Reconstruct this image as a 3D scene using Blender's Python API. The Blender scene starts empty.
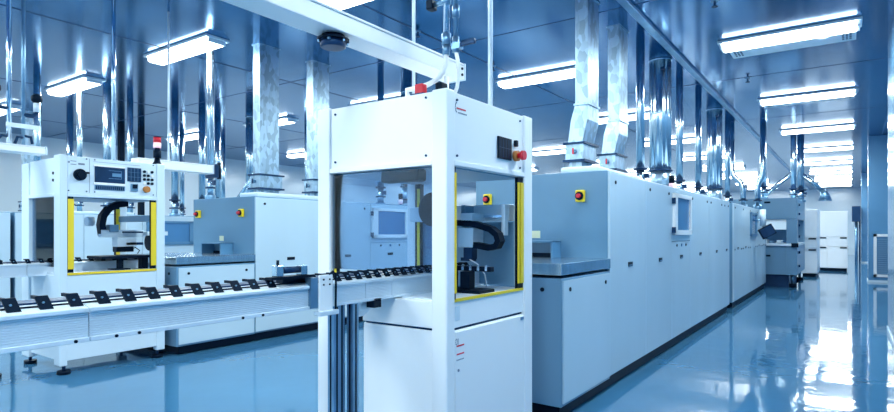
import bpy, bmesh, math, random
from mathutils import Vector, Matrix
random.seed(4)
S = bpy.context.scene
COL = S.collection
H = 1.2          # eye height
CEIL = 3.5

# ------------------------------------------------------------------ materials
def lin(r, g, b):
    f = lambda v: v/12.92 if v <= .04045 else ((v+.055)/1.055)**2.4
    return (f(r/255), f(g/255), f(b/255), 1)

def mat(name, rgb, rough=.4, metal=0, var=.06, scale=3.0, bump=0, bscale=20, stretch=(1, 1, 1), coat=0, spec=.5, vor=False):
    m = bpy.data.materials.new(name); m.use_nodes = True
    nt = m.node_tree; p = nt.nodes['Principled BSDF']
    c = lin(*rgb)
    tc = nt.nodes.new('ShaderNodeTexCoord'); mp = nt.nodes.new('ShaderNodeMapping')
    mp.inputs['Scale'].default_value = stretch
    nt.links.new(tc.outputs['Object'], mp.inputs['Vector'])
    if vor:
        n = nt.nodes.new('ShaderNodeTexVoronoi'); n.inputs['Scale'].default_value = scale; src = n.outputs['Color']
    else:
        n = nt.nodes.new('ShaderNodeTexNoise'); n.inputs['Scale'].default_value = scale
        n.inputs['Detail'].default_value = 3; src = n.outputs['Fac']
    nt.links.new(mp.outputs['Vector'], n.inputs['Vector'])
    r = nt.nodes.new('ShaderNodeValToRGB')
    r.color_ramp.elements[0].color = tuple(max(0, v*(1-var)) for v in c[:3])+(1,)
    r.color_ramp.elements[1].color = tuple(min(1, v*(1+var)) for v in c[:3])+(1,)
    r.color_ramp.elements[0].position = .3; r.color_ramp.elements[1].position = .7
    nt.links.new(src, r.inputs['Fac']); nt.links.new(r.outputs['Color'], p.inputs['Base Color'])
    p.inputs['Roughness'].default_value = rough; p.inputs['Metallic'].default_value = metal
    p.inputs['Specular IOR Level'].default_value = spec
    p.inputs['Coat Weight'].default_value = coat; p.inputs['Coat Roughness'].default_value = .05
    if bump:
        b = nt.nodes.new('ShaderNodeTexNoise'); b.inputs['Scale'].default_value = bscale; b.inputs['Detail'].default_value = 2
        nt.links.new(mp.outputs['Vector'], b.inputs['Vector'])
        bm = nt.nodes.new('ShaderNodeBump'); bm.inputs['Strength'].default_value = bump; bm.inputs['Distance'].default_value = .02
        nt.links.new(b.outputs['Fac'], bm.inputs['Height']); nt.links.new(bm.outputs['Normal'], p.inputs['Normal'])
    return m

def emit(name, rgb, strength):
    m = mat(name, (240, 248, 255), .5)
    p = m.node_tree.nodes['Principled BSDF']
    p.inputs['Emission Color'].default_value = lin(*rgb); p.inputs['Emission Strength'].default_value = strength
    return m

def glass(name, rgb, t):
    m = mat(name, rgb, .03)
    nt = m.node_tree; p = nt.nodes['Principled BSDF']; out = nt.nodes['Material Output']
    tr = nt.nodes.new('ShaderNodeBsdfTransparent'); tr.inputs['Color'].default_value = lin(*rgb)
    gl = nt.nodes.new('ShaderNodeBsdfGlossy'); gl.inputs['Roughness'].default_value = .02
    fr = nt.nodes.new('ShaderNodeFresnel'); fr.inputs['IOR'].default_value = 1.4
    mx = nt.nodes.new('ShaderNodeMixShader')
    nt.links.new(fr.outputs['Fac'], mx.inputs['Fac']); nt.links.new(tr.outputs['BSDF'], mx.inputs[1]); nt.links.new(gl.outputs['BSDF'], mx.inputs[2])
    nt.links.new(mx.outputs['Shader'], out.inputs['Surface'])
    return m

M = dict(
    white=mat('white_enamel', (240, 243, 245), .32, var=.02, scale=1.5),
    white2=mat('pale_enamel', (208, 225, 236), .34, var=.025, scale=1.5),
    grey=mat('blue_grey_enamel_shaded', (102, 144, 174), .3, var=.05, scale=1.2, stretch=(1, 1, .3)),  # darkened so the colour carries the shade on the housings' near-end faces
    door=mat('blue_grey_enamel_lit', (188, 211, 224), .26, var=.04, scale=1.2, stretch=(1, 1, .3)),  # lighter copy for the doors, with the aisle side's light in its colour
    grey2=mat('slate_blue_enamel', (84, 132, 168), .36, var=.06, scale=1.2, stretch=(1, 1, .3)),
    steel=mat('brushed_steel', (186, 208, 222), .2, .95, var=.12, scale=8, stretch=(6, 6, .2)),
    steeld=mat('dull_steel', (120, 160, 190), .35, .8, var=.15, scale=6),
    galv=mat('galvanised_sheet', (160, 186, 204), .34, .75, var=.2, scale=22, vor=True, stretch=(1, 1, .6), bump=.06, bscale=8),
    alu=mat('anodised_aluminium', (218, 231, 241), .35, .2, var=.04, scale=6),
    chrome=mat('polished_tube', (200, 222, 240), .15, .95, var=.05),
    black=mat('black_plastic', (4, 13, 28), .5, spec=.25, var=.2, scale=10),
    dark=mat('dark_blue_steel', (24, 48, 80), .4, var=.2, scale=6),
    screen=mat('dark_display', (26, 50, 84), .12, var=.3, scale=5),
    yellow=mat('yellow_paint', (236, 206, 40), .4, var=.05),
    red=mat('red_plastic', (215, 30, 50), .35, var=.05),
    amber=mat('amber_plastic', (176, 112, 50), .4, var=.06),
    redlens=emit('lit_red_lens', (255, 40, 60), .12),
    floor=mat('blue_epoxy_floor', (62, 116, 154), .06, var=.10, scale=.6, bump=.09, bscale=4.5, coat=0, spec=.8),
    ceil=mat('blue_metal_ceiling', (38, 112, 160), .14, .75, var=.08, scale=.8, bump=.02, bscale=1.2, stretch=(.4, 2.5, 1)),
    wall=mat('pale_wall_panel', (212, 227, 236), .15, var=.03, scale=.5),
    wallb=mat('blue_wall_panel', (96, 148, 186), .18, .2, var=.06, scale=.7, stretch=(1, 1, .3)),
    joint=mat('dark_joint_strip', (26, 62, 104), .5),
    light=emit('lit_diffuser', (242, 252, 253), 4.0),
    pane=mat('tinted_window_pane', (78, 128, 172), .08, var=.08, scale=2),
    glass=glass('clear_guard_glass', (205, 226, 244), .8),
    label=mat('pale_label', (225, 225, 190), .5),
    ink=mat('grey_ink', (110, 125, 145), .6),
)

for k in ('black', 'dark'): M[k].node_tree.nodes['Principled BSDF'].inputs['Specular Tint'].default_value = (.3, .6, 1, 1)

# ------------------------------------------------------------------ geometry
class B:
    def __init__(self): self.bm = bmesh.new()
    def box(self, x0, x1, y0, y1, z0, z1, bev=0, seg=2):
        x0, x1 = sorted((x0, x1)); y0, y1 = sorted((y0, y1)); z0, z1 = sorted((z0, z1))
        v = [self.bm.verts.new(p) for p in ((x0, y0, z0), (x1, y0, z0), (x1, y1, z0), (x0, y1, z0), (x0, y0, z1), (x1, y0, z1), (x1, y1, z1), (x0, y1, z1))]
        fs = [self.bm.faces.new([v[i] for i in q]) for q in ((3, 2, 1, 0), (4, 5, 6, 7), (0, 1, 5, 4), (1, 2, 6, 5), (2, 3, 7, 6), (3, 0, 4, 7))]
        if bev:
            es = list({e for f in fs for e in f.edges})
            bmesh.ops.bevel(self.bm, geom=es, offset=bev, segments=seg, affect='EDGES', profile=.5)
        return self
    def prism(self, pts, axis, a0, a1):
        """closed outline in the plane across `axis`, run from a0 to a1"""
        def P(p, a): return (a, p[0], p[1]) if axis == 'x' else (p[0], a, p[1]) if axis == 'y' else (p[0], p[1], a)
        r0 = [self.bm.verts.new(P(p, a0)) for p in pts]; r1 = [self.bm.verts.new(P(p, a1)) for p in pts]
        n = len(pts)
        fs = [self.bm.faces.new(r0), self.bm.faces.new(r1[::-1])]
        for i in range(n): fs.append(self.bm.faces.new((r0[i], r0[(i+1) % n], r1[(i+1) % n], r1[i])))
        bmesh.ops.recalc_face_normals(self.bm, faces=fs)
        return self
    def loft(self, r0, r1):
        a = [self.bm.verts.new(p) for p in r0]; b = [self.bm.verts.new(p) for p in r1]; n = len(a)
        fs = [self.bm.faces.new(a), self.bm.faces.new(b[::-1])]
        for i in range(n): fs.append(self.bm.faces.new((a[i], a[(i+1) % n], b[(i+1) % n], b[i])))
        bmesh.ops.recalc_face_normals(self.bm, faces=fs)
        return self
    def tube(self, pts, r, n=16, square=None, smooth=True):
        pts = [Vector(p) for p in pts]; rings = []; up = None
        rr = r if isinstance(r, (list, tuple)) else [r]*len(pts)
        for i, p in enumerate(pts):
            t = (pts[min(i+1, len(pts)-1)]-pts[max(i-1, 0)]).normalized()
            if up is None:
                up = Vector((0, 0, 1)) if abs(t.z) < .9 else Vector((0, 1, 0))
            u = (up - t*up.dot(t)).normalized(); up = u
            w = t.cross(u)
            if square:
                hu, hw = square; ring = [p+u*a*hu+w*b*hw for a, b in ((1, 1), (-1, 1), (-1, -1), (1, -1))]
            else:
                ring = [p+(u*math.cos(2*math.pi*k/n)+w*math.sin(2*math.pi*k/n))*rr[i] for k in range(n)]
            rings.append([self.bm.verts.new(q) for q in ring])
        m = len(rings[0]); fs = []
        for a, b in zip(rings, rings[1:]):
            for k in range(m):
                f = self.bm.faces.new((a[k], a[(k+1) % m], b[(k+1) % m], b[k])); f.smooth = smooth and not square; fs.append(f)
        fs.append(self.bm.faces.new(rings[0][::-1])); fs.append(self.bm.faces.new(rings[-1]))
        bmesh.ops.recalc_face_normals(self.bm, faces=fs)
        return self
    def cyl(self, p, q, r, n=20): return self.tube([p, q], r, n)
    def build(self, name, m, parent=None, kind=None, smooth=False):
        org = Vector((0, 0, 0))
        if parent is not None:
            q = parent
            while q.parent: q = q.parent
            org = Vector(q.location)
        elif kind != 'structure':
            cs = [v.co for v in self.bm.verts]
            org = Vector(((min(c.x for c in cs)+max(c.x for c in cs))/2, (min(c.y for c in cs)+max(c.y for c in cs))/2, min(c.z for c in cs)))
        for v in self.bm.verts: v.co -= org
        me = bpy.data.meshes.new(name); self.bm.to_mesh(me); self.bm.free()
        me.materials.append(M[m])
        o = bpy.data.objects.new(name, me); COL.objects.link(o)
        if parent is not None: o.parent = parent
        else: o.location = org
        if kind: o['kind'] = kind
        return o

def tag(o, label, cat, group=None):
    o['label'] = label; o['category'] = cat
    if group: o['group'] = group
    return o
def thing(name, loc, label, cat, group=None):
    o = bpy.data.objects.new(name, None); COL.objects.link(o); o.location = loc; o.empty_display_size = .1
    return tag(o, label, cat, group)
def box(name, m, parent, *a, bev=0, kind=None):
    return B().box(*a, bev=bev).build(name, m, parent, kind)
def kids(o): return [c for c in bpy.data.objects if c.parent == o]
def copy_tree(o, loc, label, group=None, zs=None):
    r = o.copy(); COL.objects.link(r); r.location = loc; r['label'] = label
    if group: r['group'] = group
    if zs: r.scale = (1, 1, zs)
    for ch in kids(o):
        c = ch.copy(); COL.objects.link(c); c.parent = r
        for g in kids(ch):
            d = g.copy(); COL.objects.link(d); d.parent = c
    return r
def struct(name, m, *a): return box(name, m, None, *a, kind='structure')

# ------------------------------------------------------------------ the room
XL, XR, Y0, Y1 = -16.0, .38, -4.5, 37.0
struct('floor', 'floor', XL, 1.3, Y0, Y1, -.1, 0)
struct('ceiling', 'ceil', XL, 1.3, Y0, Y1, CEIL, CEIL+.1)
struct('wall_left', 'wall', XL-.1, XL, Y0, Y1, 0, CEIL)
struct('wall_far', 'wall', XL, 1.3, Y1, Y1+.1, 0, CEIL)
struct('wall_near', 'wall', XL, 1.3, Y0-.1, Y0, 0, CEIL)
w = B().box(1.1, 1.3, Y0, Y1, 0, CEIL)
w.box(XR, 1.1, Y0, 8.9, 0, CEIL, bev=.01)
for y in (17.1, 27.6): w.box(XR-.02, 1.1, y, y+.7, 0, CEIL, bev=.01)
w.build('wall_right', 'wallb', None, 'structure')
b = B()
b.box(XR-.012, XR, Y0, 8.9, 0, .05)
for y in (17.1, 27.6):
    b.box(XR-.035, XR-.02, y-.015, y+.7, 0, .05); b.box(XR-.02, 1.1, y-.015, y, 0, .05)
b.build('baseboard_right', 'white2', None, 'structure')
for i, x in enumerate((-13.6, -10.4, -7.03, -4.04)):
    struct('trim_%d' % (i+1), 'joint', x-.009, x+.009, Y0, Y1, CEIL-.004, CEIL)
b = B().box(-1.875, -1.79, Y0, Y1, CEIL-.035, CEIL, bev=.004).build('trim_5', 'steeld', None, 'structure')
struct('trim_6', 'chrome', .60, .62, 8.9, 27, CEIL-.02, CEIL)
for i, y in enumerate((2.0, 5.85, 9.55, 13.2)):
    struct('trim_%d' % (i+7), 'joint', XL, .38, y-.006, y+.006, CEIL-.003, CEIL)

# ------------------------------------------------------------------ ceiling lights
ORD = ['nearest', 'second', 'third', 'fourth', 'fifth', 'sixth', 'seventh', 'eighth', 'ninth']
COLN = ['over the right-hand aisle', 'over the near machine row', 'over the middle machine row', 'over the third machine row', 'along the far left wall']
LY = [4.0, 7.7, 11.35, 15.05, 18.75, 22.45, 26.15, 29.85, 33.55]
light0 = None
LAMP = 15.5
def make_light(x, y, label):
    t = thing('ceiling_light', (x, y, CEIL), label, 'ceiling light', 'white strip lights on the ceiling')
    h = B().box(x-.71, x+.71, y-.155, y+.155, CEIL-.03, CEIL-.001, bev=.004)
    h.box(x-.69, x-.66, y-.11, y+.11, CEIL-.08, CEIL-.03); h.box(x+.66, x+.69, y-.11, y+.11, CEIL-.08, CEIL-.03)
    h.build('housing', 'alu', t)
    B().prism([(y-.125, CEIL-.03), (y-.11, CEIL-.075), (y-.08, CEIL-.09), (y+.08, CEIL-.09), (y+.11, CEIL-.075), (y+.125, CEIL-.03)], 'x', x-.66, x+.66).build('diffuser', 'light', t)
    return t
for ci in range(5):
    x = -.6-3.1*ci
    for ri, y in enumerate([-3.4, .3]+LY):
        ld = bpy.data.lights.new('strip_lamp', 'AREA'); ld.shape = 'RECTANGLE'; ld.size = 1.3; ld.size_y = .2
        ld.energy = LAMP; ld.color = (.88, 1.0, .985); lo_ = bpy.data.objects.new('strip_lamp', ld); COL.objects.link(lo_); lo_.location = (x, y, CEIL-.095)
        if ri < 2: lab = 'white strip ceiling light overhead, nearer than the edge of the view'
        else: lab = 'white strip ceiling light %s, %s from the near end' % (COLN[ci], ORD[ri-2] if ri > 2 else 'first')
        if light0 is None: light0 = make_light(x, y, lab)
        else: copy_tree(light0, (x, y, CEIL), lab)

def vent(x, y, label):
    t = thing('ceiling_vent', (x, y, CEIL), label, 'air vent', 'air vents beside the strip lights')
    B().box(x-.66, x+.66, y-.25, y+.25, CEIL-.012, CEIL-.001, bev=.003).build('panel', 'alu', t)
    for sx in (-1, 1):
        p = B()
        for i in range(3):
            for j in range(5):
                cx = x+sx*(.57)+(i-1)*.035; cy = y+(j-2)*.07
                p.box(cx-.011, cx+.011, cy-.02, cy+.02, CEIL-.015, CEIL-.011)
        p.build('perforation', 'dark', t)
    return t
v0 = vent(-.6, 8.15, 'perforated air vent panel behind the nearest strip light over the right aisle')
copy_tree(v0, (-.6, 11.8, CEIL), 'perforated air vent panel behind the second strip light over the right aisle')
copy_tree(v0, (-5.55, 2.2, CEIL), 'perforated air vent panel above the left control-panel machine')
s0 = None
for (x, y, lab) in ((-1.1, 6.2, 'small sprinkler head on the bare ceiling between the ducts and the nearest aisle light'),
                    (-1.25, 9.6, 'small sprinkler head short of the second aisle light'),
                    (-4.05, 5.2, 'small sprinkler head above the white machine beside its supply pipes'),
                    (-4.05, 6.9, 'small sprinkler head left of the first tall duct'),
                    (-7.1, 5.6, 'small sprinkler head left of the galvanised duct of the middle row'),
                    (-6.3, 8.5, 'small sprinkler head far back above the middle row')):
    if s0 is None:
        s0 = thing('sprinkler_head', (x, y, CEIL), lab, 'sprinkler')
        B().cyl((x, y, CEIL), (x, y, CEIL-.012), .035).build('escutcheon', 'steeld', s0)
        B().cyl((x, y, CEIL-.012), (x, y, CEIL-.06), .011).cyl((x, y, CEIL-.06), (x, y, CEIL-.066), .03).build('nozzle', 'dark', s0)
    else: copy_tree(s0, (x, y, CEIL), lab)
x, y = -.25, 7.93
t = thing('smoke_detector', (x, y, CEIL), 'small round white smoke detector beside the nearest right-aisle strip light', 'smoke detector')
B().cyl((x, y, CEIL), (x, y, CEIL-.03), .05).build('base', 'white', t)
B().tube([(x, y, CEIL-.03), (x, y, CEIL-.06), (x, y, CEIL-.08)], [.055, .05, .02]).build('cap', 'white', t)

# ------------------------------------------------------------------ long process machines
def lock(parent, c, axis):
    d = .006
    b = B()
    if axis == 'x': b.cyl((c[0], c[1], c[2]), (c[0]+d, c[1], c[2]), .014, 12)
    else: b.cyl((c[0], c[1], c[2]), (c[0], c[1]-d, c[2]), .014, 12)
    return b.build('lock', 'black', parent)
def recess(parent, x, y, z):
    o = box('handle', 'black', parent, x-.002, x+.004, y-.055, y+.055, z-.018, z+.018)
    box('grip', 'grey2', o, x+.002, x+.007, y-.035, y+.035, z-.012, z-.004)
def switch(parent, x, y, z, knob):
    o = box('isolator_switch', 'yellow', parent, x-.036, x+.036, y-.035, y, z-.046, z+.046, bev=.006)
    k = B().cyl((x, y-.033, z), (x, y-.045, z), .033).build('dial', 'black', o); B().cyl((x, y-.044, z), (x, y-.07, z), .017).build('knob', knob, o)

def front_machine(X, Y, label, sig=True):
    """rear housing plus a lower infeed table at its near end; X is the aisle face, Y the near end of the housing"""
    t = thing('process_machine', (X, Y, 0), label, 'machine', 'long blue-grey process machines')
    W, L, Z = 1.2, 5.28, 1.67
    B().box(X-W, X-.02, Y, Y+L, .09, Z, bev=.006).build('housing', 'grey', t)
    k = B().box(X-W+.03, X-.03, Y-.86, Y+L-.03, .012, .09)
    k.build('plinth', 'black', t)
    for yy in (-.8, .6, 1.9, 3.2, 4.6):
        B().cyl((X-.1, Y+yy, 0), (X-.1, Y+yy, .05), .035).build('foot', 'black', t)
    for yy in (-.8, 4.6):
        B().cyl((X-1.1, Y+yy, 0), (X-1.1, Y+yy, .05), .035).build('foot', 'black', t)
    # infeed table
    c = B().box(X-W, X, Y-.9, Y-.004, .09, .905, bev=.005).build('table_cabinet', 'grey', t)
    for xx in (-.13, -1.0): lock(c, (X+xx, Y-.9, .83), 'y')
    for yy in (-.78, -.12): lock(c, (X+.007, Y+yy, .83), 'x')
    box('door', 'door', c, X-.001, X+.008, Y-.88, Y-.02, .11, .89, bev=.002)  # lit-toned panel added to lighten the table's aisle side
    box('plate', 'chrome', c, X-.56, X-.52, Y-.905, Y-.9, .80, .84)
    box('counter', 'steel', t, X-W-.005, X+.005, Y-.905, Y, .925, 1.0, bev=.004)
    f = B().box(X-.78, X-.765, Y-.16, Y, 1.0, 1.13); f.box(X-.415, X-.40, Y-.16, Y, 1.0, 1.13); f.box(X-.78, X-.40, Y-.16, Y, 1.115, 1.13)
    f.build('tunnel_hood', 'grey2', t)
    box('tunnel_mouth', 'black', t, X-.765, X-.415, Y-.012, Y+.002, 1.0, 1.03)
    box('label', 'label', t, X-.66, X-.58, Y-.003, Y, 1.15, 1.21)
    switch(t, X-.23, Y, 1.48, 'red'); switch(t, X-1.07, Y, 1.48, 'red')
    # aisle doors
    ys = [0, .94, 1.85, 2.66, 3.74, 4.75, L]
    for i in range(6):
        y0, y1 = Y+ys[i]+.003, Y+ys[i+1]-.003
        ztop = Z-.012
        if i == 2:
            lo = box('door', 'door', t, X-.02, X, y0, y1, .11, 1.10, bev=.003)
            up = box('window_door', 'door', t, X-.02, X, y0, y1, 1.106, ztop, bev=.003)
            fr = B()
            a0, a1, b0, b1 = y0+.02, y1-.03, 1.17, 1.60
            fr.box(X, X+.03, a0, a1, b0, b0+.05); fr.box(X, X+.03, a0, a1, b1-.04, b1); fr.box(X, X+.03, a0, a0+.10, b0, b1); fr.box(X, X+.03, a1-.06, a1, b0, b1)
            fr.build('window_frame', 'white', up)
            box('pane', 'pane', up, X, X+.012, a0+.1, a1-.06, b0+.05, b1-.04)
            for zz in (1.22, 1.52): box('hinge', 'dark', up, X, X+.035, y0-.005, y0+.02, zz-.03, zz+.03)
            for yy in (.2, .6): lock(lo, (X, y0+yy, 1.06), 'x')
            box('plate', 'chrome', lo, X, X+.003, y0+.38, y0+.42, 1.045, 1.075)
            recess(lo, X, (y0+y1)/2, .935)
        else:
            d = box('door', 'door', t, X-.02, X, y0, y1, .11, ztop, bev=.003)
            recess(d, X, (y0+y1)/2+(.02), .935)
            for yy in ((.12,) if i == 0 else (.12, y1-y0-.12)): lock(d, (X, y0+yy, 1.585), 'x')
    B().box(X-.46, X-.14, Y+.12, Y+1.35, Z, Z+.06, bev=.02).build('top_cover', 'white2', t)
    B().box(X-.42, X-.2, Y+3.0, Y+4.4, Z, Z+.05, bev=.015).build('top_cover', 'white2', t)
    if sig:
        sx, sy = X-.22, Y+2.75
        s = B().cyl((sx, sy, Z-.01), (sx, sy, Z+.03), .02).build('signal_light', 'steeld', t)
        B().cyl((sx, sy, Z+.03), (sx, sy, Z+.10), .032).build('red_lens', 'redlens', s)
        B().cyl((sx, sy, Z+.10), (sx, sy, Z+.19), .032).build('dark_lens', 'black', s)
    return t
def rear_machine(X, Y, label):
    t = thing('process_machine', (X, Y, 0), label, 'machine', 'long blue-grey process machines')
    W, L, Z = 1.2, 4.2, 1.66
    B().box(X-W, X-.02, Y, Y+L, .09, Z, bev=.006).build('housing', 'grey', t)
    B().box(X-W+.03, X-.03, Y+.03, Y+L-.03, .012, .09).build('plinth', 'black', t)
    for xx in (-.1, -1.1):
        for yy in (.2, 2.0, 4.0): B().cyl((X+xx, Y+yy, 0), (X+xx, Y+yy, .05), .035).build('foot', 'black', t)
    ys = [0, .85, 1.7, 2.65, 3.45, L]
    for i in range(5):
        y0, y1 = Y+ys[i]+.003, Y+ys[i+1]-.003
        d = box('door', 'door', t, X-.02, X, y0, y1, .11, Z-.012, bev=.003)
        if i == 2:
            fr = B(); a0, a1, b0, b1 = y0+.06, y1-.06, 1.12, 1.56
            fr.box(X, X+.03, a0, a1, b0, b0+.05); fr.box(X, X+.03, a0, a1, b1-.04, b1); fr.box(X, X+.03, a0, a0+.1, b0, b1); fr.box(X, X+.03, a1-.1, a1, b0, b1)
            fr.build('window_frame', 'grey2', d); box('pane', 'pane', d, X, X+.012, a0+.1, a1-.1, b0+.05, b1-.04)
        else: recess(d, X, (y0+y1)/2, .935)
        lock(d, (X, y0+.12, 1.585), 'x'); lock(d, (X, y0+.1, .92), 'x'); lock(d, (X, y1-.1, .92), 'x')
    B().box(X-.45, X-.25, Y+.5, Y+1.7, Z, Z+.05, bev=.015).build('top_cover', 'white2', t)
    return t

XA, XB, XC, XD = -1.49, -5.33, -9.2, -12.3
ma = front_machine(XA, 4.28, 'long blue-grey machine with counter and window behind the white machine, beside the right aisle')
ra = rear_machine(XA, 9.95, 'second long machine of the right-aisle row, further back, with a small window')
copy_tree(ma, (XB, 3.95, 0), 'blue-grey machine with two yellow switches behind the left control-panel machine', zs=.955)
copy_tree(ra, (XB, 9.6, 0), 'blue-grey machine at the far end of the middle row', zs=.955)
copy_tree(ra, (XC, -1.25, 0), 'blue-grey machine of the third row at the left edge of the view', zs=.885)
copy_tree(ra, (XC, 3.0, 0), 'blue-grey machine of the third row seen through the left control-panel machine', zs=.885)
copy_tree(ra, (XC, 7.25, 0), 'blue-grey machine at the far end of the third row', zs=.885)
copy_tree(ra, (XD, 1.4, 0), 'blue-grey machine of the last row near the left wall', zs=.88)
copy_tree(ra, (XD, 5.7, 0), 'far blue-grey machine of the last row near the left wall', zs=.88)

# operator screen on an arm at the end of the second machine
t = thing('monitor', (XA+.16, 12.15, 1.35), 'small dark operator monitor on a swivel arm at the end of the right-aisle row', 'monitor')
x, y = XA+.16, 12.15
B().tube([(XA-.005, y, 1.42), (x, y, 1.42)], .02).build('arm', 'steeld', t)
B().cyl((x, y, 1.30), (x, y, 1.62), .05).build('post', 'white2', t)
r = B().box(-.13, .13, -.025, .025, -.10, .10, bev=.008)
rot = Matrix.Translation((x+.07, y-.02, 1.21)) @ Matrix.Rotation(.5, 4, 'Z') @ Matrix.Rotation(-.5, 4, 'Y')
bmesh.ops.transform(r.bm, matrix=rot, verts=r.bm.verts); sc = r.build('screen_case', 'black', t)
r = B().box(-.115, .115, -.028, -.0245, -.085, .085); bmesh.ops.transform(r.bm, matrix=rot, verts=r.bm.verts); r.build('screen', 'screen', sc)
B().tube([(x, y, 1.32), (x+.05, y-.01, 1.24)], .02).build('bracket', 'dark', t)

# tall open machine past the end of the row
X, Y = -.93, 14.4
t = thing('transfer_station', (X, Y, 0), 'tall blue-grey open machine on feet at the end of the right-aisle row', 'machine')
B().box(X-1.7, X-.002, Y, Y+2.6, 1.48, 1.94, bev=.006).build('hood', 'grey', t)
b = B().box(X-.2, X, Y, Y+.35, .27, 1.475, bev=.005); b.build('side_post', 'grey', t)
b = B().box(X-.2, X, Y+2.25, Y+2.6, .27, 1.475, bev=.005); b.build('side_post', 'grey', t)
b = B().box(X-1.7, X-1.5, Y+2.25, Y+2.6, .27, 1.475, bev=.005); b.build('side_post', 'grey', t)
b = B().box(X-1.7, X-1.5, Y, Y+.35, .27, 1.475, bev=.005); b.build('side_post', 'grey', t)
B().box(X-1.6, X-.16, Y+.12, Y+2.45, .0, .27).build('base_frame', 'dark', t)
lo = B().box(X-1.7, X-.003, Y+.01, Y+2.59, .27, .9, bev=.005).build('lower_cabinet', 'grey', t)
box('handle', 'black', lo, X-.62, X-.5, Y+.0, Y+.012, .66, .70)
box('handle', 'black', t, X-.62, X-.5, Y-.008, Y+.002, 1.83, 1.87)
box('table', 'alu', t, X-1.5, X+.02, Y-.05, Y+2.2, .9, .95, bev=.004)
box('catch', 'black', t, X-.1, X+.03, Y-.08, Y-.05, .87, .96)
box('inner_panel', 'grey2', t, X-1.5, X-.2, Y+1.6, Y+1.65, .95, 1.26)
for i, (xx, zz) in enumerate(((-.35, .07), (-.5, .05), (-.62, .08), (-.8, .05))):
    B().box(X+xx-.05, X+xx+.05, Y+.2, Y+.5, .95, .95+zz, bev=.008).build('fixture', 'steeld' if i % 2 else 'white2', t)
box('cross_bar', 'white', t, X-1.5, X-.2, Y+.05, Y+.1, 1.42, 1.475)
for zz in (.45, .75, 1.1, 1.35, 1.6, 1.8):
    B().cyl((X-.001, Y+.5, zz), (X+.03, Y+.5, zz), .03).build('hinge_knob', 'dark', t)
for xx in (-.1, -1.6):
    for yy in (.2, 2.4):
        f = B().cyl((X+xx, Y+yy, .07), (X+xx, Y+yy, .272), .03); f.build('leg', 'steeld', t)
        B().cyl((X+xx, Y+yy, 0), (X+xx, Y+yy, .07), .08).build('foot', 'black', t)

# white storage cabinets at the end of the aisle
def cabinet(X0, X1, Y, dy, z, label):
    t = thing('storage_cabinet', ((X0+X1)/2, Y+dy/2, 0), label, 'cabinet')
    B().box(X0, X1, Y, Y+dy, .09, z, bev=.006).build('body', 'white', t)
    B().box(X0+.03, X1-.03, Y+.03, Y+dy-.03, 0, .09).build('plinth', 'black', t)
    xm = X0+(X1-X0)*.32
    for (a, c, d, e) in ((X0, xm, .1, .75), (xm, X1, .1, .75), (X0, xm, .76, 1.05), (xm, X1, .76, 1.05), (X0, X1, 1.06, z-.01)):
        dd = box('door', 'white', t, a+.006, c-.006, Y-.02, Y, d, e, bev=.004)
        if e < 1.2: box('handle', 'black', dd, c-.2, c-.03, Y-.045, Y-.018, e-.05, e-.01, bev=.004)
    return t
cabinet(-.82, -.05, 21.3, .8, 1.84, 'white cabinet with black handles standing at the end of the right aisle')
cabinet(-1.08, -.71, 18.2, 1.6, 1.80, 'narrow white cabinet between the tall open machine and the cabinet with black handles')
t = thing('electrical_box', (.2, 25.2, 1.5), 'dark blue box on the right wall far down the aisle', 'electrical box')
B().box(.06, .34, 27.2, 27.59, 1.6, 2.2, bev=.01).build('case', 'dark', t)
B().cyl((.2, 27.4, 0), (.2, 27.4, 1.6), .05).build('conduit', 'steeld', t)
B().cyl((.31, 27.4, 0), (.31, 27.4, 1.6), .03).build('conduit', 'dark', t)
t = thing('air_grille', (.6, 17.08, .1), 'white framed air grille low on the right wall pier', 'air grille')
fr = B(); gx0, gx1, gz0, gz1, gy = .46, .84, .13, 1.15, 17.098
fr.box(gx0, gx1, gy-.03, gy, gz0, gz0+.06); fr.box(gx0, gx1, gy-.03, gy, gz1-.06, gz1); fr.box(gx0, gx0+.06, gy-.03, gy, gz0, gz1); fr.box(gx1-.06, gx1, gy-.03, gy, gz0, gz1)
fr.build('frame', 'white', t)
sl = B()
for i in range(18):
    z = gz0+.08+i*.05; sl.prism([(gy-.02, z), (gy-.004, z+.03), (gy-.002, z+.028), (gy-.018, z-.004)], 'x', gx0+.06, gx1-.06)
sl.build('louvre', 'grey2', t)

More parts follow.
